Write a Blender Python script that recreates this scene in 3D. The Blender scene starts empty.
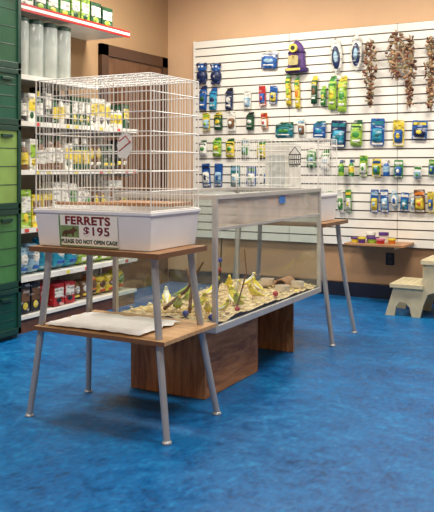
import bpy, bmesh, math, random
from mathutils import Matrix, Vector, noise
random.seed(7)
scene = bpy.context.scene
scene.view_settings.view_transform = 'Standard'
scene.view_settings.exposure = 0.0
PI = math.pi

# ------------------------------------------------------------ materials
def s2l(c):
    return tuple(((v/255)/12.92 if v/255 <= .04045 else (((v/255)+.055)/1.055)**2.4) for v in c)
_m = {}
def mat(name, rgb, rough=.5, metal=0, var=.06, scale=6, bump=0, bscale=40, emit=0, trans=0):
    if name in _m: return _m[name]
    m = bpy.data.materials.new(name); m.use_nodes = True
    nt = m.node_tree; b = nt.nodes['Principled BSDF']
    c = s2l(rgb)
    b.inputs['Roughness'].default_value = rough
    b.inputs['Metallic'].default_value = metal
    tc = nt.nodes.new('ShaderNodeTexCoord')
    nz = nt.nodes.new('ShaderNodeTexNoise'); nz.inputs['Scale'].default_value = scale; nz.inputs['Detail'].default_value = 4
    nt.links.new(tc.outputs['Object'], nz.inputs['Vector'])
    r = nt.nodes.new('ShaderNodeValToRGB')
    r.color_ramp.elements[0].position = .3; r.color_ramp.elements[1].position = .7
    r.color_ramp.elements[0].color = tuple(max(0, v*(1-var*2)) for v in c)+(1,)
    r.color_ramp.elements[1].color = tuple(min(1, v*(1+var*2)) for v in c)+(1,)
    nt.links.new(nz.outputs['Fac'], r.inputs['Fac']); nt.links.new(r.outputs['Color'], b.inputs['Base Color'])
    if bump:
        n2 = nt.nodes.new('ShaderNodeTexNoise'); n2.inputs['Scale'].default_value = bscale; n2.inputs['Detail'].default_value = 6
        nt.links.new(tc.outputs['Object'], n2.inputs['Vector'])
        bp = nt.nodes.new('ShaderNodeBump'); bp.inputs['Strength'].default_value = bump; bp.inputs['Distance'].default_value = .01
        nt.links.new(n2.outputs['Fac'], bp.inputs['Height']); nt.links.new(bp.outputs['Normal'], b.inputs['Normal'])
    if emit:
        b.inputs['Emission Color'].default_value = c+(1,); b.inputs['Emission Strength'].default_value = emit
    if trans:
        b.inputs['Alpha'].default_value = 1-trans
    _m[name] = m; return m
def wood(name, a, b_, sc=(3, 3, 30), rough=.5, det=7):
    if name in _m: return _m[name]
    m = bpy.data.materials.new(name); m.use_nodes = True; nt = m.node_tree; b = nt.nodes['Principled BSDF']
    b.inputs['Roughness'].default_value = rough
    tc = nt.nodes.new('ShaderNodeTexCoord'); mp = nt.nodes.new('ShaderNodeMapping'); mp.inputs['Scale'].default_value = sc
    nz = nt.nodes.new('ShaderNodeTexNoise'); nz.inputs['Scale'].default_value = 1.6; nz.inputs['Detail'].default_value = det; nz.inputs['Distortion'].default_value = 1.6
    nz.inputs['Roughness'].default_value = .65
    r = nt.nodes.new('ShaderNodeValToRGB'); r.color_ramp.elements[0].position = .36; r.color_ramp.elements[1].position = .62
    r.color_ramp.elements[0].color = s2l(a)+(1,); r.color_ramp.elements[1].color = s2l(b_)+(1,)
    nt.links.new(tc.outputs['Object'], mp.inputs['Vector']); nt.links.new(mp.outputs['Vector'], nz.inputs['Vector'])
    nt.links.new(nz.outputs['Fac'], r.inputs['Fac']); nt.links.new(r.outputs['Color'], b.inputs['Base Color'])
    _m[name] = m; return m
def glass(name, tint=(240, 248, 245), refl=.07, haze=0.0, hazecol=(230, 225, 220)):
    if name in _m: return _m[name]
    m = bpy.data.materials.new(name); m.use_nodes = True; nt = m.node_tree
    nt.nodes.clear()
    o = nt.nodes.new('ShaderNodeOutputMaterial'); t = nt.nodes.new('ShaderNodeBsdfTransparent'); g = nt.nodes.new('ShaderNodeBsdfGlossy')
    t.inputs['Color'].default_value = s2l(tint)+(1,); g.inputs['Roughness'].default_value = .03
    mx = nt.nodes.new('ShaderNodeMixShader'); mx.inputs[0].default_value = refl
    nt.links.new(t.outputs[0], mx.inputs[1]); nt.links.new(g.outputs[0], mx.inputs[2])
    if haze:
        d = nt.nodes.new('ShaderNodeBsdfDiffuse'); d.inputs['Color'].default_value = s2l(hazecol)+(1,)
        m2 = nt.nodes.new('ShaderNodeMixShader')
        tc = nt.nodes.new('ShaderNodeTexCoord'); nz = nt.nodes.new('ShaderNodeTexNoise'); nz.inputs['Scale'].default_value = 3
        ma = nt.nodes.new('ShaderNodeMath'); ma.operation = 'MULTIPLY'; ma.inputs[1].default_value = haze*2; ma.use_clamp = True
        nt.links.new(tc.outputs['Object'], nz.inputs['Vector']); nt.links.new(nz.outputs['Fac'], ma.inputs[0]); nt.links.new(ma.outputs[0], m2.inputs[0])
        nt.links.new(mx.outputs[0], m2.inputs[1]); nt.links.new(d.outputs[0], m2.inputs[2]); nt.links.new(m2.outputs[0], o.inputs[0])
    else:
        nt.links.new(mx.outputs[0], o.inputs[0])
    _m[name] = m; return m
def C(r, g, b, rough=.4):
    """printed packaging: base colour with small printed patches of light and dark"""
    name = 'print_%d_%d_%d' % (r, g, b)
    if name in _m: return _m[name]
    m = bpy.data.materials.new(name); m.use_nodes = True; nt = m.node_tree; bs = nt.nodes['Principled BSDF']
    bs.inputs['Roughness'].default_value = rough
    c = s2l((r, g, b))
    tc = nt.nodes.new('ShaderNodeTexCoord'); mp = nt.nodes.new('ShaderNodeMapping'); mp.inputs['Scale'].default_value = (26, 26, 60)
    vo = nt.nodes.new('ShaderNodeTexVoronoi'); vo.inputs['Scale'].default_value = 1; sep = nt.nodes.new('ShaderNodeSeparateColor')
    rp = nt.nodes.new('ShaderNodeValToRGB'); rp.color_ramp.interpolation = 'CONSTANT'
    e = rp.color_ramp.elements
    e[0].position = 0; e[0].color = tuple(v*.45 for v in c)+(1,)
    e[1].position = .17; e[1].color = c+(1,)
    x = e.new(.62); x.color = tuple(v*.75 for v in c)+(1,)
    x = e.new(.78); x.color = tuple(v*.55+.3 for v in c)+(1,)
    x = e.new(.86); x.color = c+(1,)
    nt.links.new(tc.outputs['Object'], mp.inputs['Vector']); nt.links.new(mp.outputs['Vector'], vo.inputs['Vector'])
    nt.links.new(vo.outputs['Color'], sep.inputs[0]); nt.links.new(sep.outputs[0], rp.inputs['Fac']); nt.links.new(rp.outputs['Color'], bs.inputs['Base Color'])
    _m[name] = m; return m
def P(r, g, b, rough=.5): return mat('plain_%d_%d_%d' % (r, g, b), (r, g, b), rough, 0, .1, 20)

WALLV = Matrix(((1, 0, 0, 0), (0, 0, -1, 0), (0, 1, 0, 0), (0, 0, 0, 1)))   # local x->X, y->Z, z->-Y
LEFTV = Matrix(((0, 0, 1, 0), (1, 0, 0, 0), (0, 1, 0, 0), (0, 0, 0, 1)))    # local x->Y, y->Z, z->+X

# ------------------------------------------------------------ mesh builder
class MB:
    def __init__(s):
        s.v = []; s.f = []; s.fm = []; s.mats = []; s.T = Matrix()
    def mi(s, m):
        if m not in s.mats: s.mats.append(m)
        return s.mats.index(m)
    def add(s, vs, fs, m):
        o = len(s.v); s.v += [tuple(s.T @ Vector(p)) for p in vs]
        if isinstance(m, list):
            for f, k in zip(fs, m): s.f.append([i+o for i in f]); s.fm.append(s.mi(k))
        else:
            k = s.mi(m)
            for f in fs: s.f.append([i+o for i in f]); s.fm.append(k)
    def box(s, x0, x1, y0, y1, z0, z1, m):
        s.add([(x0,y0,z0),(x1,y0,z0),(x1,y1,z0),(x0,y1,z0),(x0,y0,z1),(x1,y0,z1),(x1,y1,z1),(x0,y1,z1)],
              [(0,3,2,1),(4,5,6,7),(0,1,5,4),(1,2,6,5),(2,3,7,6),(3,0,4,7)], m)
    def path(s, pts, r, m, n=8):
        pts = [Vector(p) for p in pts]
        rs = r if isinstance(r, (list, tuple)) else [r]*len(pts)
        vs = []; fs = []
        d0 = (pts[-1]-pts[0]).normalized() if (pts[-1]-pts[0]).length > 1e-6 else Vector((0,0,1))
        up = Vector((0,0,1)) if abs(d0.z) < .9 else Vector((1,0,0))
        for i, p in enumerate(pts):
            a = pts[max(0,i-1)]; b = pts[min(len(pts)-1,i+1)]
            d = (b-a).normalized(); u = d.cross(up)
            if u.length < 1e-4: u = d.cross(Vector((0,1,0)))
            u.normalize(); w = d.cross(u)
            for k in range(n):
                t = 2*PI*k/n; vs.append(p+(u*math.cos(t)+w*math.sin(t))*rs[i])
        for i in range(len(pts)-1):
            for k in range(n):
                fs.append((i*n+k, i*n+(k+1)%n, (i+1)*n+(k+1)%n, (i+1)*n+k))
        fs.append(tuple(range(n))); fs.append(tuple((len(pts)-1)*n+k for k in range(n)))
        s.add(vs, fs, m)
    def lathe(s, c, prof, ms, n=14):
        vs = []; fs = []; fm = []
        for (r, z) in prof:
            for k in range(n):
                t = 2*PI*k/n; vs.append((c[0]+r*math.cos(t), c[1]+r*math.sin(t), c[2]+z))
        for i in range(len(prof)-1):
            for k in range(n):
                fs.append((i*n+k, i*n+(k+1)%n, (i+1)*n+(k+1)%n, (i+1)*n+k)); fm.append(ms[i] if isinstance(ms, list) else ms)
        fs.append(tuple(range(n))); fm.append(ms[0] if isinstance(ms, list) else ms)
        fs.append(tuple((len(prof)-1)*n+k for k in range(n))); fm.append(ms[-1] if isinstance(ms, list) else ms)
        s.add(vs, fs, fm)
    def ell(s, c, r, m, nu=10, nv=7, wob=0):
        vs = []; fs = []
        for i in range(1, nv):
            p = PI*i/nv
            for k in range(nu):
                t = 2*PI*k/nu; w = 1+random.uniform(-wob, wob)
                vs.append((c[0]+r[0]*math.sin(p)*math.cos(t)*w, c[1]+r[1]*math.sin(p)*math.sin(t)*w, c[2]+r[2]*math.cos(p)*w))
        a = len(vs); vs.append((c[0],c[1],c[2]+r[2])); vs.append((c[0],c[1],c[2]-r[2]))
        for i in range(nv-2):
            for k in range(nu): fs.append((i*nu+k, (i+1)*nu+k, (i+1)*nu+(k+1)%nu, i*nu+(k+1)%nu))
        for k in range(nu):
            fs.append((a, k, (k+1)%nu)); fs.append((a+1, (nv-2)*nu+(k+1)%nu, (nv-2)*nu+k))
        s.add(vs, fs, m)
    def puffy(s, poly, t, m, z0=0, cx=0, cy=0):
        n = len(poly); vs = []; fs = []
        mx = sum(p[0] for p in poly)/n; my = sum(p[1] for p in poly)/n
        for k, d in ((1,0),(1,.25),(.9,.62),(.65,.9),(.3,1)):
            for p in poly: vs.append((cx+mx+(p[0]-mx)*k, cy+my+(p[1]-my)*k, z0+t*d))
        vs.append((cx+mx, cy+my, z0+t*1.02))
        for i in range(4):
            for k in range(n): fs.append((i*n+k, i*n+(k+1)%n, (i+1)*n+(k+1)%n, (i+1)*n+k))
        for k in range(n): fs.append((4*n+k, 4*n+(k+1)%n, 5*n))
        fs.append(tuple(range(n-1,-1,-1)))
        s.add(vs, fs, m)
    def prism(s, poly, z0, z1, m):
        n = len(poly); vs = [(p[0],p[1],z0) for p in poly]+[(p[0],p[1],z1) for p in poly]
        fs = [tuple(range(n-1,-1,-1)), tuple(range(n,2*n))]+[(k,(k+1)%n,n+(k+1)%n,n+k) for k in range(n)]
        s.add(vs, fs, m)
    def build(s, name, smooth=False, bevel=0, parent=None):
        me = bpy.data.meshes.new(name); me.from_pydata(s.v, [], s.f)
        for m in s.mats: me.materials.append(m)
        for p, k in zip(me.polygons, s.fm): p.material_index = k
        bm = bmesh.new(); bm.from_mesh(me); bmesh.ops.recalc_face_normals(bm, faces=bm.faces); bm.to_mesh(me); bm.free()
        if smooth:
            for p in me.polygons: p.use_smooth = True
            try: me.set_sharp_from_angle(angle=math.radians(38))
            except Exception: pass
        o = bpy.data.objects.new(name, me); scene.collection.objects.link(o)
        if bevel:
            b = o.modifiers.new('bevel', 'BEVEL'); b.width = bevel; b.segments = 2; b.limit_method = 'ANGLE'
        if parent: o.parent = parent
        return o
def empty(name):
    o = bpy.data.objects.new(name, None); scene.collection.objects.link(o); return o
def rrect(w, h, r=None, n=3):
    r = r or min(w, h)*.2; out = []
    for cx, cy, a in ((w/2-r,h/2-r,0),(-w/2+r,h/2-r,90),(-w/2+r,-h/2+r,180),(w/2-r,-h/2+r,270)):
        for i in range(n+1):
            t = math.radians(a+90*i/n); out.append((cx+r*math.cos(t), cy+r*math.sin(t)))
    return out
def oval(w, h, n=16): return [(w/2*math.cos(2*PI*i/n), h/2*math.sin(2*PI*i/n)) for i in range(n)]
def text(body, size, m, mtx, name, parent, bold=.0, sx=1):
    c = bpy.data.curves.new(name, 'FONT'); c.body = body; c.size = size; c.align_x = 'CENTER'; c.align_y = 'CENTER'
    c.extrude = .0008; c.offset = bold; c.space_character = 1.08
    t = bpy.data.objects.new(name+'_tmp', c); scene.collection.objects.link(t)
    bpy.context.view_layer.update()
    me = bpy.data.meshes.new_from_object(t.evaluated_get(bpy.context.evaluated_depsgraph_get()))
    bpy.data.objects.remove(t)
    me.transform(mtx @ Matrix.Diagonal((sx, 1, 1, 1))); me.materials.clear(); me.materials.append(m)
    o = bpy.data.objects.new(name, me); scene.collection.objects.link(o); o.parent = parent; return o

# ------------------------------------------------------------ common mats
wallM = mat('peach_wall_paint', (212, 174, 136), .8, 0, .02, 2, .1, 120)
wallL = mat('peach_wall_shaded', (168, 136, 100), .8, 0, .02, 2, .1, 120)  # left wall: shadow painted in as a darker peach
white = mat('white_laminate', (232, 230, 222), .4, 0, .02)
slatW = mat('slat_white', (232, 228, 218), .45, 0, .02)
groove = mat('slat_groove_shade', (84, 76, 66), .7)  # grey groove shadow painted in as a dark colour, reused on panel seams
baseM = mat('navy_rubber_base', (16, 24, 44), .5)
chrome = mat('hook_wire', (190, 190, 190), .3, .9)
legM = mat('silver_leg', (168, 172, 176), .35, .3, .04)
alu = mat('brushed_aluminium', (200, 198, 194), .35, .4, .04)
wire = mat('cage_wire_enamel', (236, 234, 228), .35, .05, .02)
trayM = mat('cage_tray_plastic', (228, 230, 234), .35, 0, .02)
dgreen = mat('dark_green_plastic', (20, 58, 46), .4)
brownM = wood('door_brown', (92, 60, 38), (112, 76, 50), (3, 3, .6), .45)
frameM = mat('door_frame_brown', (74, 48, 32), .45)
edgeM = mat('table_edge_band', (120, 84, 56), .45)
topW = wood('table_laminate', (150, 108, 72), (176, 132, 92), (2, 12, 2))
ply = wood('plywood', (128, 78, 42), (190, 134, 84), (9, 9, 1.3), .55, 9)
plyS = wood('plywood_side', (128, 78, 42), (190, 134, 84), (9, 1.3, 9), .55, 9)
black = mat('black_plastic', (20, 20, 22), .4)
red = mat('red_trim', (180, 34, 34), .4)

# floor : worn blue paint over rough board
fm = bpy.data.materials.new('blue_painted_floor'); fm.use_nodes = True; nt = fm.node_tree; b = nt.nodes['Principled BSDF']
L_ = nt.links.new
tc = nt.nodes.new('ShaderNodeTexCoord')
def noi(scale, det, rg, sc=None):
    n = nt.nodes.new('ShaderNodeTexNoise'); n.inputs['Scale'].default_value = scale; n.inputs['Detail'].default_value = det; n.inputs['Roughness'].default_value = rg
    if sc:
        mp = nt.nodes.new('ShaderNodeMapping'); mp.inputs['Scale'].default_value = sc; L_(tc.outputs['Object'], mp.inputs['Vector']); L_(mp.outputs['Vector'], n.inputs['Vector'])
    else: L_(tc.outputs['Object'], n.inputs['Vector'])
    return n
nA = noi(1.6, 6, .7); nB = noi(9, 10, .75); nC = noi(40, 4, .6, (1, .5, 1)); nD = noi(14, 8, .8, (1, .35, 1))
def mth(op, a, b_, c=None):
    n = nt.nodes.new('ShaderNodeMath'); n.operation = op
    for i, v in enumerate((a, b_, c)):
        if v is None: continue
        if isinstance(v, (int, float)): n.inputs[i].default_value = v
        else: L_(v, n.inputs[i])
    return n.outputs[0]
s1 = mth('MULTIPLY', nA.outputs['Fac'], .35); s2_ = mth('MULTIPLY_ADD', nB.outputs['Fac'], .35, s1); s3 = mth('MULTIPLY_ADD', nC.outputs['Fac'], .3, s2_)
rp = nt.nodes.new('ShaderNodeValToRGB'); e = rp.color_ramp.elements
e[0].position = .39; e[0].color = s2l((0, 56, 100))+(1,)
e[1].position = .62; e[1].color = s2l((28, 132, 186))+(1,)
x = e.new(.46); x.color = s2l((0, 82, 142))+(1,)
x = e.new(.54); x.color = s2l((2, 102, 164))+(1,)
L_(s3, rp.inputs['Fac'])
scf = nt.nodes.new('ShaderNodeMapRange'); scf.inputs['From Min'].default_value = .6; scf.inputs['From Max'].default_value = .72; scf.inputs['To Max'].default_value = .5
L_(nD.outputs['Fac'], scf.inputs['Value'])
mxr = nt.nodes.new('ShaderNodeMix'); mxr.data_type = 'RGBA'; mxr.inputs['B'].default_value = s2l((110, 160, 184))+(1,)
L_(scf.outputs[0], mxr.inputs['Factor']); L_(rp.outputs['Color'], mxr.inputs['A']); L_(mxr.outputs['Result'], b.inputs['Base Color'])
r2 = nt.nodes.new('ShaderNodeMapRange'); r2.inputs['From Min'].default_value = .3; r2.inputs['From Max'].default_value = .7; r2.inputs['To Min'].default_value = .25; r2.inputs['To Max'].default_value = .6
L_(nB.outputs['Fac'], r2.inputs['Value']); L_(r2.outputs[0], b.inputs['Roughness'])
b.inputs['Specular IOR Level'].default_value = .36
bp = nt.nodes.new('ShaderNodeBump'); bp.inputs['Strength'].default_value = .6; bp.inputs['Distance'].default_value = .006
L_(s3, bp.inputs['Height']); L_(bp.outputs['Normal'], b.inputs['Normal'])

# ------------------------------------------------------------ room
XL, XR, YB, YF, ZC = -5.04, 2.2, 8.02, -1.6, 3.7
def slab(name, x0, x1, y0, y1, z0, z1, m):
    k = MB(); k.box(x0, x1, y0, y1, z0, z1, m); return k.build(name)
slab('floor', XL-.1, XR+.1, YF-.1, YB+.1, -.1, 0, fm)
slab('ceiling', XL-.1, XR+.1, YF-.1, YB+.1, ZC, ZC+.1, mat('ceiling_white', (235, 228, 215), .9))
slab('wall_back', XL, XR, YB, YB+.1, 0, ZC, wallM)
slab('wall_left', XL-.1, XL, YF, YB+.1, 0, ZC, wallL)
slab('wall_right', XR, XR+.1, YF, YB+.1, 0, ZC, wallM)
slab('wall_front', XL, XR, YF-.1, YF, 0, ZC, wallM)
slab('baseboard_back', XL+.02, XR-.01, YB-.015, YB, 0, .15, baseM)
slab('baseboard_left', XL, XL+.015, YF+.01, 6.58, 0, .15, baseM)
slab('trim_1', -4.62, XR-.02, YB-.012, YB, .16, .55, mat('tan_lower_wall', (180, 140, 102), .7, 0, .04))

# door on left wall
k = MB()
k.T = Matrix.Translation((XL+.002, 0, 0)) @ LEFTV
k.box(6.62, 6.74, 0, 2.72, 0, .05, frameM); k.box(7.82, 7.94, 0, 2.72, 0, .05, frameM); k.box(6.62, 7.94, 2.6, 2.72, 0, .05, frameM)
k.box(6.74, 7.82, 0.01, 2.6, 0, .03, brownM)
k.box(6.86, 7.7, .3, 1.15, .03, .037, frameM); k.box(6.89, 7.67, .33, 1.12, .037, .042, brownM)
k.box(6.86, 7.7, 1.35, 2.42, .03, .037, frameM); k.box(6.89, 7.67, 1.38, 2.39, .037, .042, brownM)
k.T = Matrix.Translation((XL+.032, 6.82, 1.2)) @ Matrix.Rotation(math.radians(90), 4, 'Y')
k.lathe((0, 0, 0), [(.03, 0), (.03, .01), (.012, .015), (.012, .05), (.028, .06), (.03, .08), (.001, .09)], chrome, 12)
k.build('door_1', True)

# ------------------------------------------------------------ slatwall
YS = 7.95
k = MB(); x0, x1 = -4.62, XR-.05
z0, z1 = .56, 2.9; N = 25; p = (z1-z0)/N
k.box(x0, x1, YS+.03, YB-.002, z0, z1, groove)
for i in range(N):
    a = z0+i*p
    k.box(x0, x1, YS+.006, YS+.035, a+.007, a+p-.007, slatW)
for xx in (-3.4, -2.18, -.96): k.box(xx-.002, xx+.002, YS+.004, YS+.03, z0, z1, groove)
k.box(x0-.02, x0, YS+.004, YB-.002, z0, z1, white)
k.build('slatwall_panel')

# wall survey: photo grid -> slatwall plane coordinates
def wp(u, v, Y=YS):
    a = (u-217)/770; d = Y/(.879+.477*a)
    return d*(-.477+.879*a), 1.4+(167-v)/770*d, d/770

pal = {'b': (28, 86, 160), 'B': (18, 38, 82), 'c': (40, 146, 178), 'g': (62, 138, 58), 'G': (24, 80, 48), 'y': (222, 198, 60), 'o': (214, 120, 40),
       'r': (182, 42, 44), 'p': (88, 50, 126), 'k': (34, 34, 38), 'w': (228, 226, 216), 't': (24, 118, 130), 'n': (116, 80, 50), 'l': (150, 188, 64), 's': (150, 186, 208), 'P': (208, 120, 144)}
def col(ch): return C(*pal[ch])
def hook(k, h):
    k.path([(0, h, -.003), (0, h, .09), (0, h+.008, .1)], .0028, chrome, 5)
    k.prism([(-.014, h-.012), (.014, h-.012), (.014, h+.012), (-.014, h+.012)], -.003, .001, chrome)
def pack(k, u, v, w, h, cs, kind='pouch'):
    X, Z, sc = wp(u, v); w *= sc; h *= sc
    k.T = Matrix.Translation((X, YS, Z)) @ WALLV @ Matrix.Rotation(random.uniform(-.06, .06), 4, 'Z')
    c = [col(x) for x in cs]; hook(k, h/2-.012)
    z = .02
    if kind == 'pouch':
        k.prism([(-w/2, h*.3), (w/2, h*.3), (w/2, h/2), (w*.12, h/2), (0, h/2-.012), (-w*.12, h/2)], z, z+.006, c[0])
        k.puffy(rrect(w, h*.84, w*.12), .035, c[1], z, 0, -h*.08)
        k.prism([(q[0], q[1]+h*.2) for q in rrect(w*.86, h*.14)], z+.02, z+.031, c[0])
        k.puffy(oval(w*.62, h*.26), .012, c[2], z+.03, 0, -h*.06)
        k.puffy(rrect(w*.7, h*.08), .01, col('w'), z+.026, 0, -h*.3)
    elif kind == 'card':
        k.prism([(a, b_) for a, b_ in rrect(w, h, w*.1)], z, z+.005, c[0])
        k.prism([(a, b_+h*.33) for a, b_ in rrect(w*.85, h*.14)], z+.005, z+.008, c[2])
        k.puffy(rrect(w*.74, h*.5, w*.16), .035, c[1], z+.005, 0, -h*.12)
        k.ell((0, -h*.12, z+.036), (w*.2, h*.12, .012), c[2], 8, 5)
        k.prism([(a, b_-h*.43) for a, b_ in rrect(w*.8, h*.07)], z+.005, z+.008, col('w'))
    elif kind == 'oval':
        k.puffy(oval(w, h, 20), .03, c[0], z); k.puffy(oval(w*.72, h*.66, 18), .02, c[1], z+.02, 0, -h*.05)
        k.puffy(oval(w*.4, h*.34), .02, c[2], z+.03, 0, -h*.04); k.ell((0, h*.36, z+.03), (w*.16, h*.05, .01), col('w'), 8, 5)
    elif kind == 'bottle':
        r = w*.42
        k.T = Matrix.Translation((X, YS-.03-r, Z-h/2))
        k.lathe((0, 0, 0), [(r*.9, 0), (r, .01), (r, h*.25), (r*1.01, h*.25), (r*1.01, h*.6), (r, h*.62), (r*.55, h*.78), (r*.5, h*.8), (r*.5, h), (r*.3, h)],
                [c[0], c[0], c[1], c[1], c[1], c[0], c[0], c[2], c[2]], 12)
    elif kind == 'char':
        k.puffy(oval(w*1.0, h*.62), .05, c[0], z, 0, -h*.12)
        k.puffy(oval(w*.8, h*.42), .05, c[1], z, 0, h*.26)
        for sx in (-1, 1):
            k.puffy(oval(w*.3, h*.2), .03, c[0], z+.01, sx*w*.35, h*.4)
            k.ell((sx*w*.15, h*.3, z+.05), (w*.08, h*.05, .01), col('w'), 8, 5)
            k.puffy(oval(w*.35, h*.16), .03, c[2], z+.01, sx*w*.25, -h*.42)
        k.puffy(oval(w*.5, h*.25), .02, c[2], z+.04, 0, -h*.1)

rows = {
 'hanging_plush_dog_toys': [(203,74,12,22,'BbB','char'),(217,74,12,22,'BbB','char')],
 'hanging_toy_packages': [(270,60,17,18,'wbs','pouch'),
   (204,98,8,24,'BbG','pouch'),(214,99,8,22,'bcB','pouch'),(230,99,8,22,'kBw','pouch'),(248,100,8,18,'wsw','card'),(263,96,7,20,'rbr','card'),(274,95,8,18,'byb','card'),
   (289,90,5,32,'gyl','pouch'),(298,92,5,34,'gyo','pouch'),(315,90,6,28,'yGn','pouch'),(324,96,5,20,'lgy','pouch'),(333,93,8,34,'gly','pouch'),(343,94,9,36,'ylg','pouch')],
 'hanging_chew_packages': [(207,122,8,18,'ysl','card'),(219,121,9,18,'yGy','pouch'),(232,121,9,20,'wnw','card'),(251,121,8,18,'kGw','pouch'),(265,121,7,16,'owr','card'),
   (285,130,19,16,'Gtg','pouch'),(302,128,8,18,'wns','card'),(320,130,13,18,'tbc','pouch'),(339,134,16,27,'Bct','card'),(357,133,12,26,'Glg','pouch'),(378,132,14,27,'bct','card'),(399,133,11,26,'yby','card'),(420,130,15,19,'bBy','card')],
 'hanging_treat_packages': [(204,148,8,16,'Gwg','pouch'),(218,147,9,19,'gly','pouch'),(231,148,9,19,'Gyg','pouch'),(246,148,9,19,'wgs','card'),(262,150,9,16,'gyg','pouch'),(278,151,8,16,'sws','card'),
   (207,175,9,23,'bwB','card'),(219,175,9,23,'bsb','card'),(236,176,10,21,'tws','card'),(252,176,10,19,'bwg','card'),(268,176,9,19,'wbw','card'),(312,158,9,20,'wgs','pouch'),(326,160,9,20,'gws','pouch')],
 'hanging_bottle_packages': [(343,168,7,16,'lgb','bottle'),(353,168,7,17,'gyb','bottle'),(364,166,8,21,'lwg','card'),(377,168,9,18,'ygb','card'),(388,168,8,16,'bsw','bottle'),(399,169,9,18,'gbw','card'),(418,173,8,15,'wsg','card'),(432,168,6,17,'gbl','card')],
 'hanging_grooming_packages': [(341,201,6,23,'wgw','card'),(349,201,6,23,'gwy','card'),(375,201,8,23,'bys','card'),(385,201,8,23,'bsw','card'),(395,200,8,19,'swb','oval'),(405,202,8,19,'bcw','card'),(420,201,11,23,'nyo','card'),(413,202,4,20,'wsw','card'),
   (331,201,6,20,'gwl','card'),(431,202,6,21,'yby','card')],
}
for nm, its in rows.items():
    k = MB()
    for it in its: pack(k, *it)
    k.build(nm, True)
for (u, v) in ((337, 56), (357, 53)):
    k = MB(); pack(k, u, v, 12, 36, 'wBs', 'oval'); k.build('fish_shaped_toy_pack', True)
k = MB()
for j, v in enumerate((60, 95, 130, 168, 200)):
    for u in range(446, 640, 17):
        cs = ''.join(random.choice('bBgGytlwscro') for _ in range(3)); pack(k, u, v, 12, 24, cs, random.choice(['card', 'pouch']))
k.build('hanging_pet_supply_packages', True)

# purple plastic bird house with yellow entrance
X, Z, sc = wp(297, 57); w = 25*sc; h = 32*sc
k = MB(); k.T = Matrix.Translation((X, YS, Z)) @ WALLV; hook(k, h/2+.01)
pu = P(88, 58, 124, .5); pd = P(64, 42, 98, .5); ye = P(220, 196, 80, .5)
def half(prof, m, n=14):
    vs = []; fs = []
    for (r, y) in prof:
        for i in range(n+1):
            t = PI*i/n; vs.append((r*math.cos(t), y, .01+r*.6*math.sin(t)))
    for j in range(len(prof)-1):
        for i in range(n): fs.append((j*(n+1)+i, j*(n+1)+i+1, (j+1)*(n+1)+i+1, (j+1)*(n+1)+i))
        fs.append((j*(n+1)+n, j*(n+1), (j+1)*(n+1), (j+1)*(n+1)+n))
    fs.append(tuple(range(n+1))); fs.append(tuple((len(prof)-1)*(n+1)+i for i in range(n, -1, -1)))
    k.add(vs, fs, m)
half([(.38*w, -.34*h), (.36*w, -.1*h), (.34*w, .12*h), (.28*w, .3*h), (.18*w, .42*h), (.06*w, .5*h), (.01*w, .52*h)], pu)
half([(.44*w, -.5*h), (.5*w, -.44*h), (.49*w, -.36*h), (.38*w, -.33*h)], pd)
half([(.36*w, .1*h), (.39*w, .13*h), (.35*w, .17*h)], pd)
def disc(y, r, z0, z1, m): k.prism([(a, b_+y) for a, b_ in oval(r*2, r*2, 18)], z0, z1, m)
disc(.24*h, .17*w, .10, .185*w+.075, ye); disc(.24*h, .09*w, .1, .185*w+.08, black)
k.prism([(a, b_-.14*h) for a, b_ in rrect(w*.42, h*.3)], .12, .22*w+.052, P(176, 164, 110)); k.prism([(a, b_-.42*h) for a, b_ in rrect(w*.6, h*.07)], .12, .31*w+.04, ye)
k.path([(0, -.02*h, .1), (0, -.02*h, .25*w+.09)], .008, ye, 8)
k.build('bird_house', True)

# hanging wooden / rope bird toys
def ropetoy(u, v, w, h, seed):
    random.seed(seed); X, Z, sc = wp(u, v); w *= sc; h *= sc
    k = MB(); k.T = Matrix.Translation((X, YS, Z)) @ WALLV; hook(k, h/2)
    cs = [P(118, 84, 60, .8), P(146, 106, 78, .8), P(84, 58, 44, .8), P(176, 142, 104, .8), P(114, 68, 54, .8), P(134, 122, 88, .8)]
    k.path([(0, h/2, .05), (.01, 0, .06), (0, -h/2, .05)], .008, cs[3], 6)
    n = int(h/.025)
    for i in range(n):
        t = i/n; y = h/2-.04-t*(h-.06); rad = w*.5*(.35+.65*math.sin(PI*min(1, t*1.1+.1)))
        for j in range(3):
            x = random.uniform(-rad, rad)*.8
            if random.random() < .4:
                a = random.uniform(0, PI); L = .03
                k.path([(x-L*math.cos(a), y-L*math.sin(a), .06), (x+L*math.cos(a), y+L*math.sin(a), .085)], .008, random.choice(cs), 5)
            else:
                k.ell((x, y+random.uniform(-.01, .01), .06+random.uniform(-.02, .03)), (random.uniform(.012, .026), random.uniform(.01, .02), .02), random.choice(cs), 7, 5, .15)
        if i % 2 == 0:
            a = random.uniform(-1, 1)
            k.path([(0, y, .06), (a*rad*.7, y-.02, .08), (a*rad*1.1, y-.07, .07)], [.007, .006, .003], random.choice(cs), 5)
    k.build('wooden_rope_bird_toy', True)
ropetoy(372, 74, 17, 68, 1); ropetoy(397, 56, 26, 50, 2); ropetoy(411, 72, 15, 72, 3); ropetoy(432, 74, 14, 74, 4)
random.seed(11)

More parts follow.
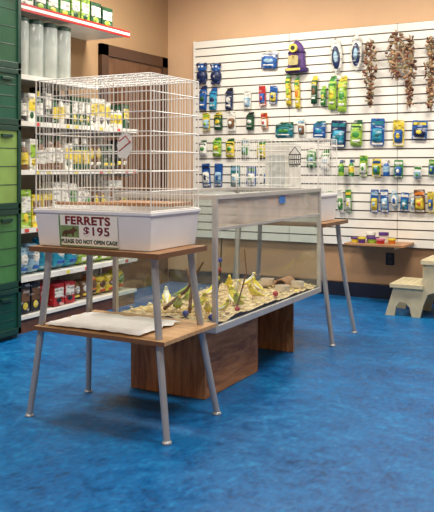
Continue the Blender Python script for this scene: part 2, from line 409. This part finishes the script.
# ------------------------------------------------------------ tables
def table(name, x0, x1, y0, y1, zt=.955, lower=None, low_y=None, fy0=None, fy1=None):
    e = empty(name)
    k = MB()
    k.box(x0, x1, y0, y1, zt-.026, zt, topW)
    k.box(x0-.003, x1+.003, y0-.003, y0, zt-.027, zt+.001, edgeM)
    k.box(x1, x1+.003, y0, y1, zt-.027, zt+.001, edgeM)
    k.build('table_top', parent=e)
    k = MB(); ins = .1
    tx = (x0+ins-.02, x1-ins+.03); ty = (y0+.07, y1-.06)
    bx = (x0+.0, x1+.05); by = (fy0 if fy0 else y0, fy1 if fy1 else y1+.03)
    for i in (0, 1):
        for j in (0, 1):
            t = Vector((tx[i], ty[j], zt-.03)); g = Vector((bx[i], by[j], .012))
            pts = []; rs = []
            for q in range(9):
                f = q/8; f2 = f**1.25
                pts.append(Vector((t.x+(g.x-t.x)*f2, t.y+(g.y-t.y)*f2, t.z+(g.z-t.z)*f))); rs.append(.020-.002*f)
            k.path(pts, rs, legM, 12)
            k.lathe((g.x, g.y, 0), [(.024, 0), (.026, .006), (.022, .014), (.016, .018)], legM, 12)
            k.box(t.x-.035, t.x+.035, t.y-.03, t.y+.03, zt-.036, zt-.028, legM)
    k.build('legs', True, parent=e)
    if lower:
        k = MB(); k.box(x0+.03, x1+.035, low_y[0], low_y[1], lower-.02, lower, wood('shelf_light_wood', (178, 136, 92), (204, 164, 118), (2, 12, 2)))
        k.box(x0+.03, x1+.035, low_y[0]-.003, low_y[0], lower-.022, lower+.001, edgeM)
        k.build('lower_shelf', parent=e)
    return e
table('display_table', -2.99, -2.13, 3.3, 3.8, .955, .51, (3.30, 3.86), 3.30, 3.83)
table('display_table', -3.0, -2.13, 5.70, 6.24, .955, None, None, 5.72, 6.26)
# towel on the lower shelf
k = MB(); nx, ny = 36, 24; vs = []; fs = []
for i in range(nx+1):
    for j in range(ny+1):
        x = -2.91+.64*i/nx+.03*noise.noise(Vector((0, j*.3, 5))); y = 3.335+.41*j/ny+.02*noise.noise(Vector((i*.3, 0, 2)))
        vs.append((x, y, .5135+.009*(1+noise.noise(Vector((x*9, y*9, 0))))))
for i in range(nx):
    for j in range(ny): fs.append((i*(ny+1)+j, (i+1)*(ny+1)+j, (i+1)*(ny+1)+j+1, i*(ny+1)+j+1))
k.add(vs, fs, mat('towel_cloth', (254, 254, 252), .9, 0, .0, 30, .1, 120)); k.build('towel', True)

# ------------------------------------------------------------ ferret cage
def cage(name, x0, x1, y0, y1, zb, ht, zt, dx=.027, hs=.11, wr=.0018):
    e = empty(name); k = MB(); t = .025
    def ring(xa, xb, ya, yb, z): return [(xa,ya,z),(xb,ya,z),(xb,yb,z),(xa,yb,z)]
    zr = zb+ht
    vs = ring(x0+t,x1-t,y0+t,y1-t,zb)+ring(x0+.008,x1-.008,y0+.008,y1-.008,zr-.02)+ring(x0,x1,y0,y1,zr-.02)+ring(x0,x1,y0,y1,zr)+ring(x0+.014,x1-.014,y0+.014,y1-.014,zr)+ring(x0+t+.008,x1-t-.008,y0+t+.008,y1-t-.008,zb+.01)
    fs = [(3,2,1,0)]
    for r in range(5):
        for q in range(4): fs.append((r*4+q, r*4+(q+1)%4, r*4+4+(q+1)%4, r*4+4+q))
    fs.append((20,21,22,23)); k.add(vs, fs, trayM); k.build('tray', bevel=.006, parent=e)
    k = MB(); a, b_, c, d = x0+.012, x1-.012, y0+.012, y1-.012
    nx = int((b_-a)/dx); ny = int((d-c)/dx); zz = zr-.005
    for i in range(nx+1):
        x = a+(b_-a)*i/nx; k.path([(x,c,zz),(x,c,zt),(x,d,zt),(x,d,zz)], wr, wire, 4)
    for j in range(ny+1):
        y = c+(d-c)*j/ny; k.path([(a,y,zz),(a,y,zt)], wr, wire, 4); k.path([(b_,y,zz),(b_,y,zt)], wr, wire, 4)
    z = zz+.01; zs = []
    while z < zt-.03: zs.append(z); z += hs
    zs.append(zt)
    for z in zs:
        for p, q in (((a,c,z),(b_,c,z)),((b_,c,z),(b_,d,z)),((b_,d,z),(a,d,z)),((a,d,z),(a,c,z))):
            k.path([p, q], wr*1.5, wire, 5)
    for j in (1, 2, 3, 4): k.path([(a, c+(d-c)*j/5, zt), (b_, c+(d-c)*j/5, zt)], wr*1.4, wire, 5)
    for x, y in ((a,c),(b_,c),(a,d),(b_,d)): k.path([(x,y,zz),(x,y,zt)], wr*2, wire, 6)
    mx_ = (a+b_)/2; y = c-.004
    k.path([(mx_-.15, y, zz+.08), (mx_-.15, y, zz+.36)], wr*1.8, wire, 5); k.path([(mx_+.15, y, zz+.08), (mx_+.15, y, zz+.36)], wr*1.8, wire, 5)
    k.path([(mx_-.15, y, zz+.36), (mx_+.15, y, zz+.36)], wr*1.8, wire, 5); k.path([(mx_-.15, y, zz+.08), (mx_+.15, y, zz+.08)], wr*1.8, wire, 5)
    k.build('wire_bars', parent=e)
    return e
fc = cage('ferret_cage', -3.0, -2.2, 3.34, 3.86, .957, .205, 1.89, .029, .105, .0021)
k = MB()
k.box(-2.95, -2.25, 3.40, 3.82, .975, 1.05, mat('cage_bedding', (214, 196, 164), .95, 0, .15, 40, .6, 80))
k.box(-2.70, -2.23, 3.56, 3.82, 1.185, 1.2, topW)
k.path([(-2.97, 3.5, 1.19), (-2.23, 3.62, 1.19)], .009, topW, 8)
k.build('platform_and_bedding', parent=fc)
paper = mat('sign_paper', (240, 240, 234), .6, 0, .01)
R5 = Matrix.Rotation(math.radians(5.2), 4, 'X')
SM = Matrix.Translation((-2.62, 3.351, 1.048)) @ R5 @ WALLV
k = MB(); k.T = SM
k.box(-.2, .2, -.084, .087, 0, .002, paper)
k.box(-.198, -.188, -.084, .087, .0018, .0026, P(70, 130, 70)); k.box(-.2, .2, -.084, -.079, .0018, .0026, P(70, 130, 70))
# printed ferret picture
k.box(-.186, -.06, -.036, .03, .0018, .0026, P(120, 150, 96))
fbr = P(92, 66, 46)
k.prism([(-.178,-.03),(-.172,-.008),(-.155,.004),(-.13,.004),(-.108,.012),(-.1,.022),(-.092,.022),(-.088,.016),(-.072,.008),(-.07,.002),(-.085,-.004),(-.095,-.012),(-.097,-.032),(-.106,-.032),(-.11,-.016),(-.14,-.018),(-.146,-.032),(-.156,-.032),(-.158,-.018),(-.168,-.03)], .0024, .0034, fbr)
k.build('sign_sheet', parent=fc)
SM = SM @ Matrix.Translation((0, 0, .003))
text('FERRETS', .062, P(120, 30, 40), SM @ Matrix.Translation((.0, .057, 0)), 'sign_title', fc, .0022, 1.25)
text('$195', .064, P(110, 24, 50), SM @ Matrix.Translation((.06, .0, 0)), 'sign_price', fc, .0012, 1.3)
text('PLEASE DO NOT OPEN CAGE', .030, P(24, 60, 40), SM @ Matrix.Translation((.005, -.058, 0)), 'sign_note', fc, .001, .9)
k = MB(); k.T = Matrix.Translation((-2.37, 3.344, 1.51)) @ WALLV @ Matrix.Rotation(math.radians(-8), 4, 'Z')
k.prism([(-.05,.0),(-.035,.055),(0,.075),(.04,.05),(.05,-.01),(.02,-.065),(-.03,-.06)], 0, .002, paper)
k.path([(-.03,-.03,.003),(.035,.03,.003)], .003, red, 5); k.path([(-.04,.02,.003),(0,.055,.003),(.035,.02,.003)], .003, red, 5)
k.path([(0, .075, 0), (0, .1, 0)], .002, wire, 5)
k.build('warning_tag', parent=fc)

rc = cage('small_animal_cage', -2.95, -2.2, 5.74, 6.2, .957, .22, 1.63, .04, .13, .002)
k = MB(); k.box(-2.72, -2.5, 5.85, 6.1, .975, 1.6, mat('nest_box_white', (222, 222, 214), .5)); k.box(-2.68, -2.54, 5.845, 5.85, 1.22, 1.5, P(195, 200, 198))
k.build('nest_box', bevel=.01, parent=rc)
k = MB()
for i in range(7):
    x = -2.45+.1*i/6; k.path([(x, 5.73, 1.5), (x, 5.73, 1.44), (x*.6-2.4*.4, 5.7, 1.40)], .003, black, 5)
for z in (1.5, 1.46, 1.42): k.path([(-2.45, 5.73, z), (-2.35, 5.73, z)], .004, black, 5)
k.path([(-2.45, 5.73, 1.5), (-2.4, 5.73, 1.56), (-2.35, 5.73, 1.5)], .004, black, 5)
k.build('hay_basket', parent=rc)

# ------------------------------------------------------------ tank
tk = empty('glass_animal_tank')
x0, x1, y0, y1, zb, zt = -2.88, -2.14, 3.93, 5.64, .43, 1.235
k = MB()
for z in (zb+.02, zt-.012):
    hh = .02 if z < 1 else .014
    k.box(x0, x1, y0, y0+.022, z-hh, z+hh, alu); k.box(x0, x1, y1-.022, y1, z-hh, z+hh, alu)
    k.box(x0, x0+.022, y0+.022, y1-.022, z-hh, z+hh, alu); k.box(x1-.022, x1, y0+.022, y1-.022, z-hh, z+hh, alu)
for x in (x0, x1-.028):
    for y in (y0, y1-.028): k.box(x, x+.028, y, y+.028, zb+.04, zt-.026, alu)
k.box(x1-.008, x1-.001, y0+.02, y1-.02, 1.025, 1.045, alu)
k.build('frame', bevel=.002, parent=tk)
k = MB(); k.box(x0+.01, x1-.01, y0+.01, y1-.01, zb-.001, zb+.012, ply); k.build('bottom', parent=tk)
g = glass('tank_glass', (236, 243, 240), .10, .04, (225, 215, 200)); k = MB()
k.add([(x0+.011,y0+.011,zb+.04),(x1-.011,y0+.011,zb+.04),(x1-.011,y0+.011,zt-.02),(x0+.011,y0+.011,zt-.02)], [(0,1,2,3)], g)
k.add([(x1-.011,y0+.011,zb+.04),(x1-.011,y1-.011,zb+.04),(x1-.011,y1-.011,zt-.02),(x1-.011,y0+.011,zt-.02)], [(0,1,2,3)], g)
k.add([(x0+.011,y1-.011,zb+.04),(x1-.011,y1-.011,zb+.04),(x1-.011,y1-.011,zt-.02),(x0+.011,y1-.011,zt-.02)], [(0,1,2,3)], g)
k.add([(x0+.011,y0+.011,zb+.04),(x0+.011,y1-.011,zb+.04),(x0+.011,y1-.011,zt-.02),(x0+.011,y0+.011,zt-.02)], [(0,1,2,3)], g)
k.build('glass_panes', parent=tk)
k = MB(); hz = glass('frosted_band', (240, 225, 220), .1, .95, (250, 222, 212))
k.add([(x1-.016,y0+.03,1.045),(x1-.016,y1-.03,1.045),(x1-.016,y1-.03,zt-.024),(x1-.016,y0+.03,zt-.024)], [(0,1,2,3)], hz)
k.build('frosted_strip', parent=tk)
k = MB(); k.box(x1-.011, x1-.008, 4.86, 4.96, 1.15, 1.2, P(60, 130, 210)); k.build('blue_tape', parent=tk)
k = MB(); nx, ny = 28, 60; vs = []; fs = []
for i in range(nx+1):
    for j in range(ny+1):
        x = x0+.024+(x1-x0-.048)*i/nx; y = y0+.024+(y1-y0-.048)*j/ny
        vs.append((x, y, .485+.026*noise.noise(Vector((x*5, y*5, 1)))+.01*noise.noise(Vector((x*22, y*22, 3)))))
for i in range(nx):
    for j in range(ny): fs.append((i*(ny+1)+j, (i+1)*(ny+1)+j, (i+1)*(ny+1)+j+1, i*(ny+1)+j+1))
bed = mat('pale_shavings', (216, 190, 148), .95, 0, .22, 40, .8, 90)
k.add(vs, fs, bed)
for _ in range(1100):
    x = random.uniform(x0+.04, x1-.04); y = random.uniform(y0+.04, y1-.04); a = random.uniform(0, PI); L = random.uniform(.006, .015); z = random.uniform(.487, .503)
    dx, dy = L*math.cos(a), L*math.sin(a)
    k.add([(x-dx-dy*.5, y-dy+dx*.5, z), (x-dx+dy*.5, y-dy-dx*.5, z+.003), (x+dx+dy*.5, y+dy-dx*.5, z+.006), (x+dx-dy*.5, y+dy+dx*.5, z+.002)], [(0,1,2,3)],
          random.choice([bed, P(196, 162, 112, .9), P(236, 220, 188, .9), P(222, 196, 140, .9), P(222, 204, 90, .9)]))
k.build('shavings', True, parent=tk)

# parakeets standing on the shavings
def bird(x, y, yaw, body, wing, s=1.0, z=.492):
    k = MB(); k.T = Matrix.Translation((x, y, z)) @ Matrix.Rotation(yaw, 4, 'Z') @ Matrix.Scale(s, 4)
    axis = [(-.115, .022, .004), (-.085, .030, .009), (-.055, .040, .018), (-.02, .052, .027), (.008, .070, .029), (.024, .092, .024), (.03, .106, .021), (.033, .122, .019), (.03, .136, .012), (.028, .142, .003)]
    k.path([(a, 0, h) for a, h, r in axis], [r for a, h, r in axis], body, 12)
    for sy in (-1, 1):
        k.path([(.012, sy*.021, .082), (-.01, sy*.027, .064), (-.045, sy*.022, .045), (-.085, sy*.010, .032)], [.006, .012, .010, .002], wing, 8)
        k.ell((.042, sy*.014, .124), (.003, .003, .003), black, 7, 5)
        k.path([(-.004, sy*.012, .042), (.0, sy*.013, .018), (.004, sy*.013, .002)], [.006, .0025, .0025], P(196, 150, 130), 6)
        for t in (-.006, 0, .006): k.path([(.004, sy*.013, .003), (.02, sy*.013+t, .002)], .002, P(196, 150, 130), 5)
    k.path([(.047, 0, .122), (.058, 0, .117), (.058, 0, .108)], [.007, .005, .001], P(224, 160, 70), 8)
    k.ell((.04, 0, .132), (.012, .012, .01), P(240, 224, 90, .8), 10, 6)
    k.build('parakeet', True, parent=tk)
Y1 = P(234, 214, 76, .8); G1 = P(176, 196, 84, .8); W1 = P(240, 236, 220, .8); G2 = P(134, 160, 62, .8)
for a in ((-2.50, 4.10, -.8, G1, G2, .85), (-2.42, 4.24, .9, Y1, G1, .8), (-2.24, 4.40, -1.6, G1, Y1, .8), (-2.34, 4.52, 2.4, Y1, W1, .85), (-2.58, 4.38, -.4, G1, G2, .9),
          (-2.68, 4.14, -1.2, Y1, G1, .8), (-2.72, 4.58, .2, G1, G2, .9), (-2.30, 4.76, -2.2, Y1, Y1, .8), (-2.48, 4.86, -.5, W1, Y1, .8), (-2.29, 4.10, -1.2, Y1, G1, .72),
          (-2.60, 4.72, 1.2, Y1, W1, .8), (-2.74, 4.34, 2.2, W1, Y1, .8), (-2.40, 4.66, -2.8, G1, Y1, .75), (-2.64, 5.05, -1, Y1, G1, .8), (-2.42, 5.06, 2.8, Y1, W1, .75), (-2.24, 4.22, .4, Y1, W1, .65), (-2.55, 5.22, .6, W1, Y1, .8)):
    bird(*a)
k = MB()
bl, re = P(40, 80, 180, .4), P(180, 54, 50, .5)
k.ell((-2.20, 3.99, .51), (.022, .022, .022), bl, 12, 8); k.ell((-2.40, 4.02, .51), (.02, .02, .02), bl, 12, 8); k.ell((-2.22, 4.95, .51), (.02,.02,.02), re, 12, 8); k.ell((-2.19, 4.30, .51), (.016,.016,.016), re, 12, 8)
k.build('toy_balls', True, parent=tk)
k = MB(); tw = P(110, 74, 46, .9)
k.path([(-2.62, 4.12, .5), (-2.5, 4.2, .62), (-2.4, 4.24, .8)], [.012, .01, .006], tw, 7)
k.path([(-2.42, 4.1, .5), (-2.46, 4.2, .66), (-2.56, 4.3, .74)], [.012, .009, .006], tw, 7)
k.path([(-2.3, 4.17, .5), (-2.26, 4.2, .7), (-2.3, 4.3, .95)], [.006, .005, .004], black, 6)
k.path([(-2.2, 4.3, .5), (-2.2, 4.45, .72), (-2.24, 4.5, .86)], [.005, .005, .004], tw, 6)
k.ell((-2.27, 4.2, .76), (.02, .02, .02), re, 8, 6); k.ell((-2.27, 4.22, .82), (.016, .016, .016), bl, 8, 6); k.ell((-2.27, 4.19, .71), (.016, .016, .016), Y1, 8, 6)
k.build('twig_perches', True, parent=tk)
k = MB(); cer = mat('cream_ceramic', (226, 210, 192), .4)
for x, y, r in ((-2.26, 5.16, .055), (-2.5, 5.42, .055), (-2.24, 5.40, .05)):
    k.lathe((x, y, .487), [(r*.8, 0), (r, .01), (r*.95, .05), (r*.85, .05), (r*.75, .02), (.001, .018)], cer, 18)
k.build('food_bowls', True, parent=tk)
k = MB(); cork = P(190, 144, 110, .9)
n = 12; yy = 5.4; vs = []; fs = []
for i in range(n+1):
    t = PI*i/n
    for (rr, y) in ((.06, yy), (.06, yy+.17), (.05, yy+.17), (.05, yy)): vs.append((-2.38+rr*math.cos(t), y, .485+rr*math.sin(t)))
for i in range(n):
    for q in range(4): fs.append((i*4+q, i*4+(q+1)%4, i*4+4+(q+1)%4, i*4+4+q))
k.add(vs, fs, cork)
k.build('hide_tunnel', True, parent=tk)

# plywood supports
k = MB()
def pbox(x0, x1, y0, y1, z1):
    t = .018
    k.box(x0, x1, y0, y0+t, .002, z1, ply); k.box(x0, x1, y1-t, y1, .002, z1, ply)
    k.box(x0, x0+t, y0+t, y1-t, .002, z1, plyS); k.box(x1-t, x1, y0+t, y1-t, .002, z1, plyS)
pbox(-2.81, -2.27, 4.03, 4.77, .428)
k.box(-2.83, -2.27, 5.38, 5.40, .002, .428, ply); k.box(-2.60, -2.58, 4.77, 5.38, .1, .428, plyS)
k.build('plywood_tank_stand', bevel=.001)

# ------------------------------------------------------------ wall shelf with tubs
k = MB(); k.box(-2.62, -2.0, 7.55, 7.945, .6, .622, topW)
for x in (-2.5, -2.12): k.box(x, x+.012, 7.62, 7.945, .57, .6, alu)
k.build('wall_shelf', bevel=.002)
k = MB()
for x, y, r, h, a, b_ in ((-2.55,7.7,.045,.05,'p','y'),(-2.46,7.64,.04,.06,'y','p'),(-2.37,7.7,.05,.06,'p','l'),(-2.27,7.66,.045,.05,'P','r'),(-2.17,7.72,.04,.05,'y','o'),(-2.42,7.82,.05,.1,'w','p'),(-2.29,7.84,.05,.1,'p','w')):
    q = lambda ch: P(*pal[ch])
    k.lathe((x, y, .6225), [(r*.85, 0), (r*.95, h*.7), (r*1.05, h*.7), (r*1.05, h), (.001, h)], [q(b_), q(a), q(a), q(a)], 14)
k.build('treat_tubs', True)
k = MB(); k.T = Matrix.Translation((-2.27, YB-.012, .43)) @ WALLV
k.prism(rrect(.09, .13, .01), 0, .008, black)
for sy in (-1, 1): k.prism([(a, b_+sy*.03) for a, b_ in rrect(.045, .04, .008)], .008, .012, mat('outlet_dark', (50, 50, 52), .4))
k.build('wall_outlet')

# ------------------------------------------------------------ step stool
st = mat('beige_plastic', (208, 196, 160), .5, 0, .05, 12)
k = MB()
def side(y):
    k.T = Matrix.Translation((0, y, 0)) @ WALLV
    k.prism([(-2.08,0),(-2.0,.27),(-1.75,.27),(-1.70,.50),(-1.40,.50),(-1.30,0),(-1.40,0),(-1.44,.12),(-1.52,.22),(-1.60,.25),(-1.68,.22),(-1.72,.12),(-1.75,0),(-1.83,0),(-1.85,.09),(-1.89,.13),(-1.94,.13),(-1.975,.09),(-1.99,0)], 0, .035, st)
side(7.2); side(7.6); k.T = Matrix()
k.box(-2.03, -1.72, 7.14, 7.63, .268, .305, st); k.box(-1.74, -1.37, 7.14, 7.63, .5, .54, st)
k.box(-2.01, -1.99, 7.2, 7.57, .19, .268, st); k.box(-1.735, -1.715, 7.2, 7.57, .305, .5, st)
for i in range(5): k.box(-2.0+.055*i, -1.97+.055*i, 7.18, 7.59, .305, .309, st)
for i in range(6): k.box(-1.72+.055*i, -1.69+.055*i, 7.18, 7.59, .54, .544, st)
k.build('step_stool', bevel=.008)

# ------------------------------------------------------------ gondola shelving along the left wall
k = MB(); X0, X1 = -5.0, -4.5
back = mat('shelf_back_panel', (180, 168, 148), .6)
k.box(X0, X0+.03, 4.83, 5.9, 0, 2.75, back); k.box(X0, X0+.03, 5.9, 6.56, 0, 1.95, back)
k.box(X0+.03, X1-.03, 4.83, 6.56, 0, .12, P(110, 70, 50, .5))
k.box(X0+.03, X1, 4.83, 6.56, .12, .15, white)
levels = [.15, .47, .88, 1.37, 1.78]
for z in levels[1:]:
    k.box(X0+.03, X1, 4.83, 6.56, z-.025, z, white); k.box(X1, X1+.008, 4.83, 6.56, z-.035, z+.006, mat('price_rail', (226, 224, 216), .3))
k.box(X0+.03, X1, 4.83, 5.9, 2.145, 2.17, white); k.box(X1, X1+.008, 4.83, 5.9, 2.135, 2.176, _m['price_rail'])
k.box(XL+.002, X1, 4.83, 6.42, 2.72, 2.75, white); k.box(X1, X1+.01, 4.83, 6.42, 2.705, 2.77, red)
k.box(X1+.01, X1+.012, 4.83, 6.42, 2.725, 2.75, paper)
for y in (4.83, 5.89, 6.545): k.box(X0, X0+.05, y, y+.02, 0, 2.7 if y < 6 else 1.95, alu)
for y in (4.85, 5.9, 6.54):
    for z in levels[1:]: k.box(X0+.03, X1-.05, y-.003, y+.003, z-.07, z-.025, alu)
yy = 4.9
while yy < 6.5:
    for z in levels[1:]:
        if random.random() < .75: k.box(X1+.008, X1+.010, yy, yy+.05, z-.03, z, random.choice([paper, P(226, 210, 90), P(210, 70, 60)]))
    yy += random.uniform(.08, .16)
k.build('store_shelving')

def shelf_row(name, z, ya, yb, hmax, kinds, pals, wr=(.07, .11)):
    k = MB(); y = ya; z += .003
    while y < yb-.06:
        w = random.uniform(*wr)
        if y+w > yb: break
        h = hmax*random.uniform(.66, .98); kd = random.choice(kinds); cs = [col(c) for c in random.choice(pals)]
        for q in range(random.choice((1, 2))):
            if y+w > yb: break
            if kd == 'bottle':
                r = w*.46
                for dx in (0, -.14):
                    k.T = Matrix.Translation((-4.565+dx, y+w/2, z))
                    k.lathe((0,0,0), [(r*.92,0),(r,.01),(r,h*.2),(r*1.01,h*.2),(r*1.01,h*.58),(r,h*.62),(r*.5,h*.78),(r*.45,h*.82),(r*.45,h),(r*.2,h)], [cs[0],cs[0],cs[1],cs[1],cs[1],cs[0],cs[0],cs[2],cs[2]], 12)
            elif kd == 'box':
                k.T = Matrix.Translation((-4.72, y+w/2, z+h/2)) @ LEFTV
                k.box(-w*.47, w*.47, -h/2, h/2, 0, .18, cs[0]); k.box(-w*.4, w*.4, -h*.1, h*.32, .18, .183, cs[1]); k.puffy(oval(w*.5, h*.25), .006, cs[2], .18, 0, -h*.25)
            else:
                k.T = Matrix.Translation((-4.68, y+w/2, z+h/2)) @ LEFTV @ Matrix.Rotation(random.uniform(-.03, .03), 4, 'Z')
                k.puffy(rrect(w*.94, h*.94, w*.1), .12, cs[0]); k.puffy(oval(w*.6, h*.4), .02, cs[1], .108, 0, h*.05); k.puffy(rrect(w*.6, h*.12), .015, cs[2], .105, 0, -h*.28)
            y += w+.008
    return k.build(name, True)
shelf_row('pet_food_bags', .155, 4.9, 6.5, .26, ['bag', 'bag', 'box'], ['ygr','nyo','nwy','lGw','onk','ynr','rwk','kny'], (.11, .16))
shelf_row('litter_bags', .47, 4.9, 6.5, .33, ['bag'], ['bws','swb','cwb','wbs','lyw','ygw','Gyl'], (.12, .19))
shelf_row('pet_care_packets', .88, 4.9, 6.5, .4, ['box', 'box', 'bag'], ['wsb','wns','nyl','wgs','lwy','wws','ynw'], (.09, .14))
shelf_row('shampoo_bottles', 1.37, 4.9, 6.5, .35, ['bottle', 'box', 'bag'], ['wly','wyG','wgk','Gyw','nwG','kwy','nyw','Gky'], (.08, .12))
shelf_row('supplement_bottles', 1.78, 4.9, 6.5, .33, ['bottle', 'bottle', 'box'], ['wyG','kwG','wlw','Gwy','kwk','GyG','wyk'], (.07, .11))
shelf_row('boxed_supplies', 2.75, 4.9, 6.3, .24, ['box'], ['gwy','Gwl','wgw','lwG'], (.12, .2))
# bulk treat dispensers
k = MB(); cl = mat('clear_dispenser', (204, 214, 210), .15, 0, .05, 5, trans=.5); fill = P(200, 200, 188, .9)
for i in range(4):
    y = 4.97+i*.185
    k.lathe((-4.62, y, 2.172), [(.075,0),(.082,.01),(.082,.46),(.078,.47)], cl, 16)
    k.lathe((-4.62, y, 2.177), [(.07,0),(.07,.3-.04*(i%2)),(.02,.31-.04*(i%2))], fill, 14)
    k.lathe((-4.62, y, 2.64), [(.085,0),(.085,.03),(.05,.045)], dgreen, 16)
k.build('bulk_treat_dispensers', True)

# ------------------------------------------------------------ green stacked cabinets
k = MB(); gx = -4.42
k.box(-5.0, gx-.05, 4.1, 4.79, 0, 3.5, dgreen)
lev = [0.04, .42, 1.06, 1.74, 2.2, 2.86, 3.48]
cols_ = [mat('green_panel_dark', (22, 70, 54), .3), mat('green_panel_mid', (70, 120, 70), .25), mat('green_panel_lime', (128, 158, 84), .25), mat('green_panel_teal', (26, 80, 62), .3), mat('green_panel_grey', (40, 84, 62), .25), mat('green_panel_deep', (20, 66, 50), .3)]
for i in range(6):
    a, b_ = lev[i], lev[i+1]
    for (p, q) in ((4.12, 4.44), (4.46, 4.78)):
        k.box(gx-.05, gx-.015, p+.02, q-.03, a+.05, b_-.04, cols_[i])
        k.box(gx-.05, gx, p, p+.025, a, b_, dgreen); k.box(gx-.05, gx, q-.035, q, a, b_, dgreen)
        k.box(gx-.05, gx, p, q, a, a+.05, dgreen); k.box(gx-.05, gx, p, q, b_-.045, b_-.005, dgreen)
        k.box(gx-.015, gx+.01, (p+q)/2-.06, (p+q)/2+.06, b_-.1, b_-.075, dgreen)
        for z in range(1, 4): zz = a+.05+(b_-a-.09)*z/4; k.box(gx-.016, gx-.011, p+.025, q-.035, zz-.003, zz+.003, dgreen)
k.build('green_storage_cabinet', bevel=.003)

# ------------------------------------------------------------ lights
lp = mat('light_diffuser', (255, 246, 232), .5, emit=3)
for (x, y) in ((-3.6, 6.4), (-1.2, 6.4), (-3.6, 3.6), (-1.0, 3.6), (-3.4, .8), (-.6, .8)):
    k = MB(); k.box(x-.62, x+.62, y-.33, y+.33, ZC-.05, ZC-.001, white); k.box(x-.58, x+.58, y-.29, y+.29, ZC-.055, ZC-.05, lp)
    k.build('ceiling_light_panel')
    L = bpy.data.lights.new('fluorescent', 'AREA'); L.shape = 'RECTANGLE'; L.size = 1.15; L.size_y = .58; L.energy = 82 if y > 5 else (62 if y > 3 else 44); L.color = (1, .925, .82)
    o = bpy.data.objects.new('fluorescent_light', L); o.location = (x, y, ZC-.07); scene.collection.objects.link(o)
w = bpy.data.worlds.new('world'); scene.world = w; w.use_nodes = True
w.node_tree.nodes['Background'].inputs[0].default_value = (1, .95, .88, 1); w.node_tree.nodes['Background'].inputs[1].default_value = .3

# ------------------------------------------------------------ camera
cam = bpy.data.cameras.new('camera'); co = bpy.data.objects.new('camera', cam); scene.collection.objects.link(co)
co.location = (0, 0, 1.4); co.rotation_euler = (math.radians(90), 0, math.radians(28.5))
cam.sensor_fit = 'VERTICAL'; cam.sensor_height = 36; cam.lens = 770/512*36; cam.shift_y = -89/512
cam.clip_start = .05
scene.camera = co
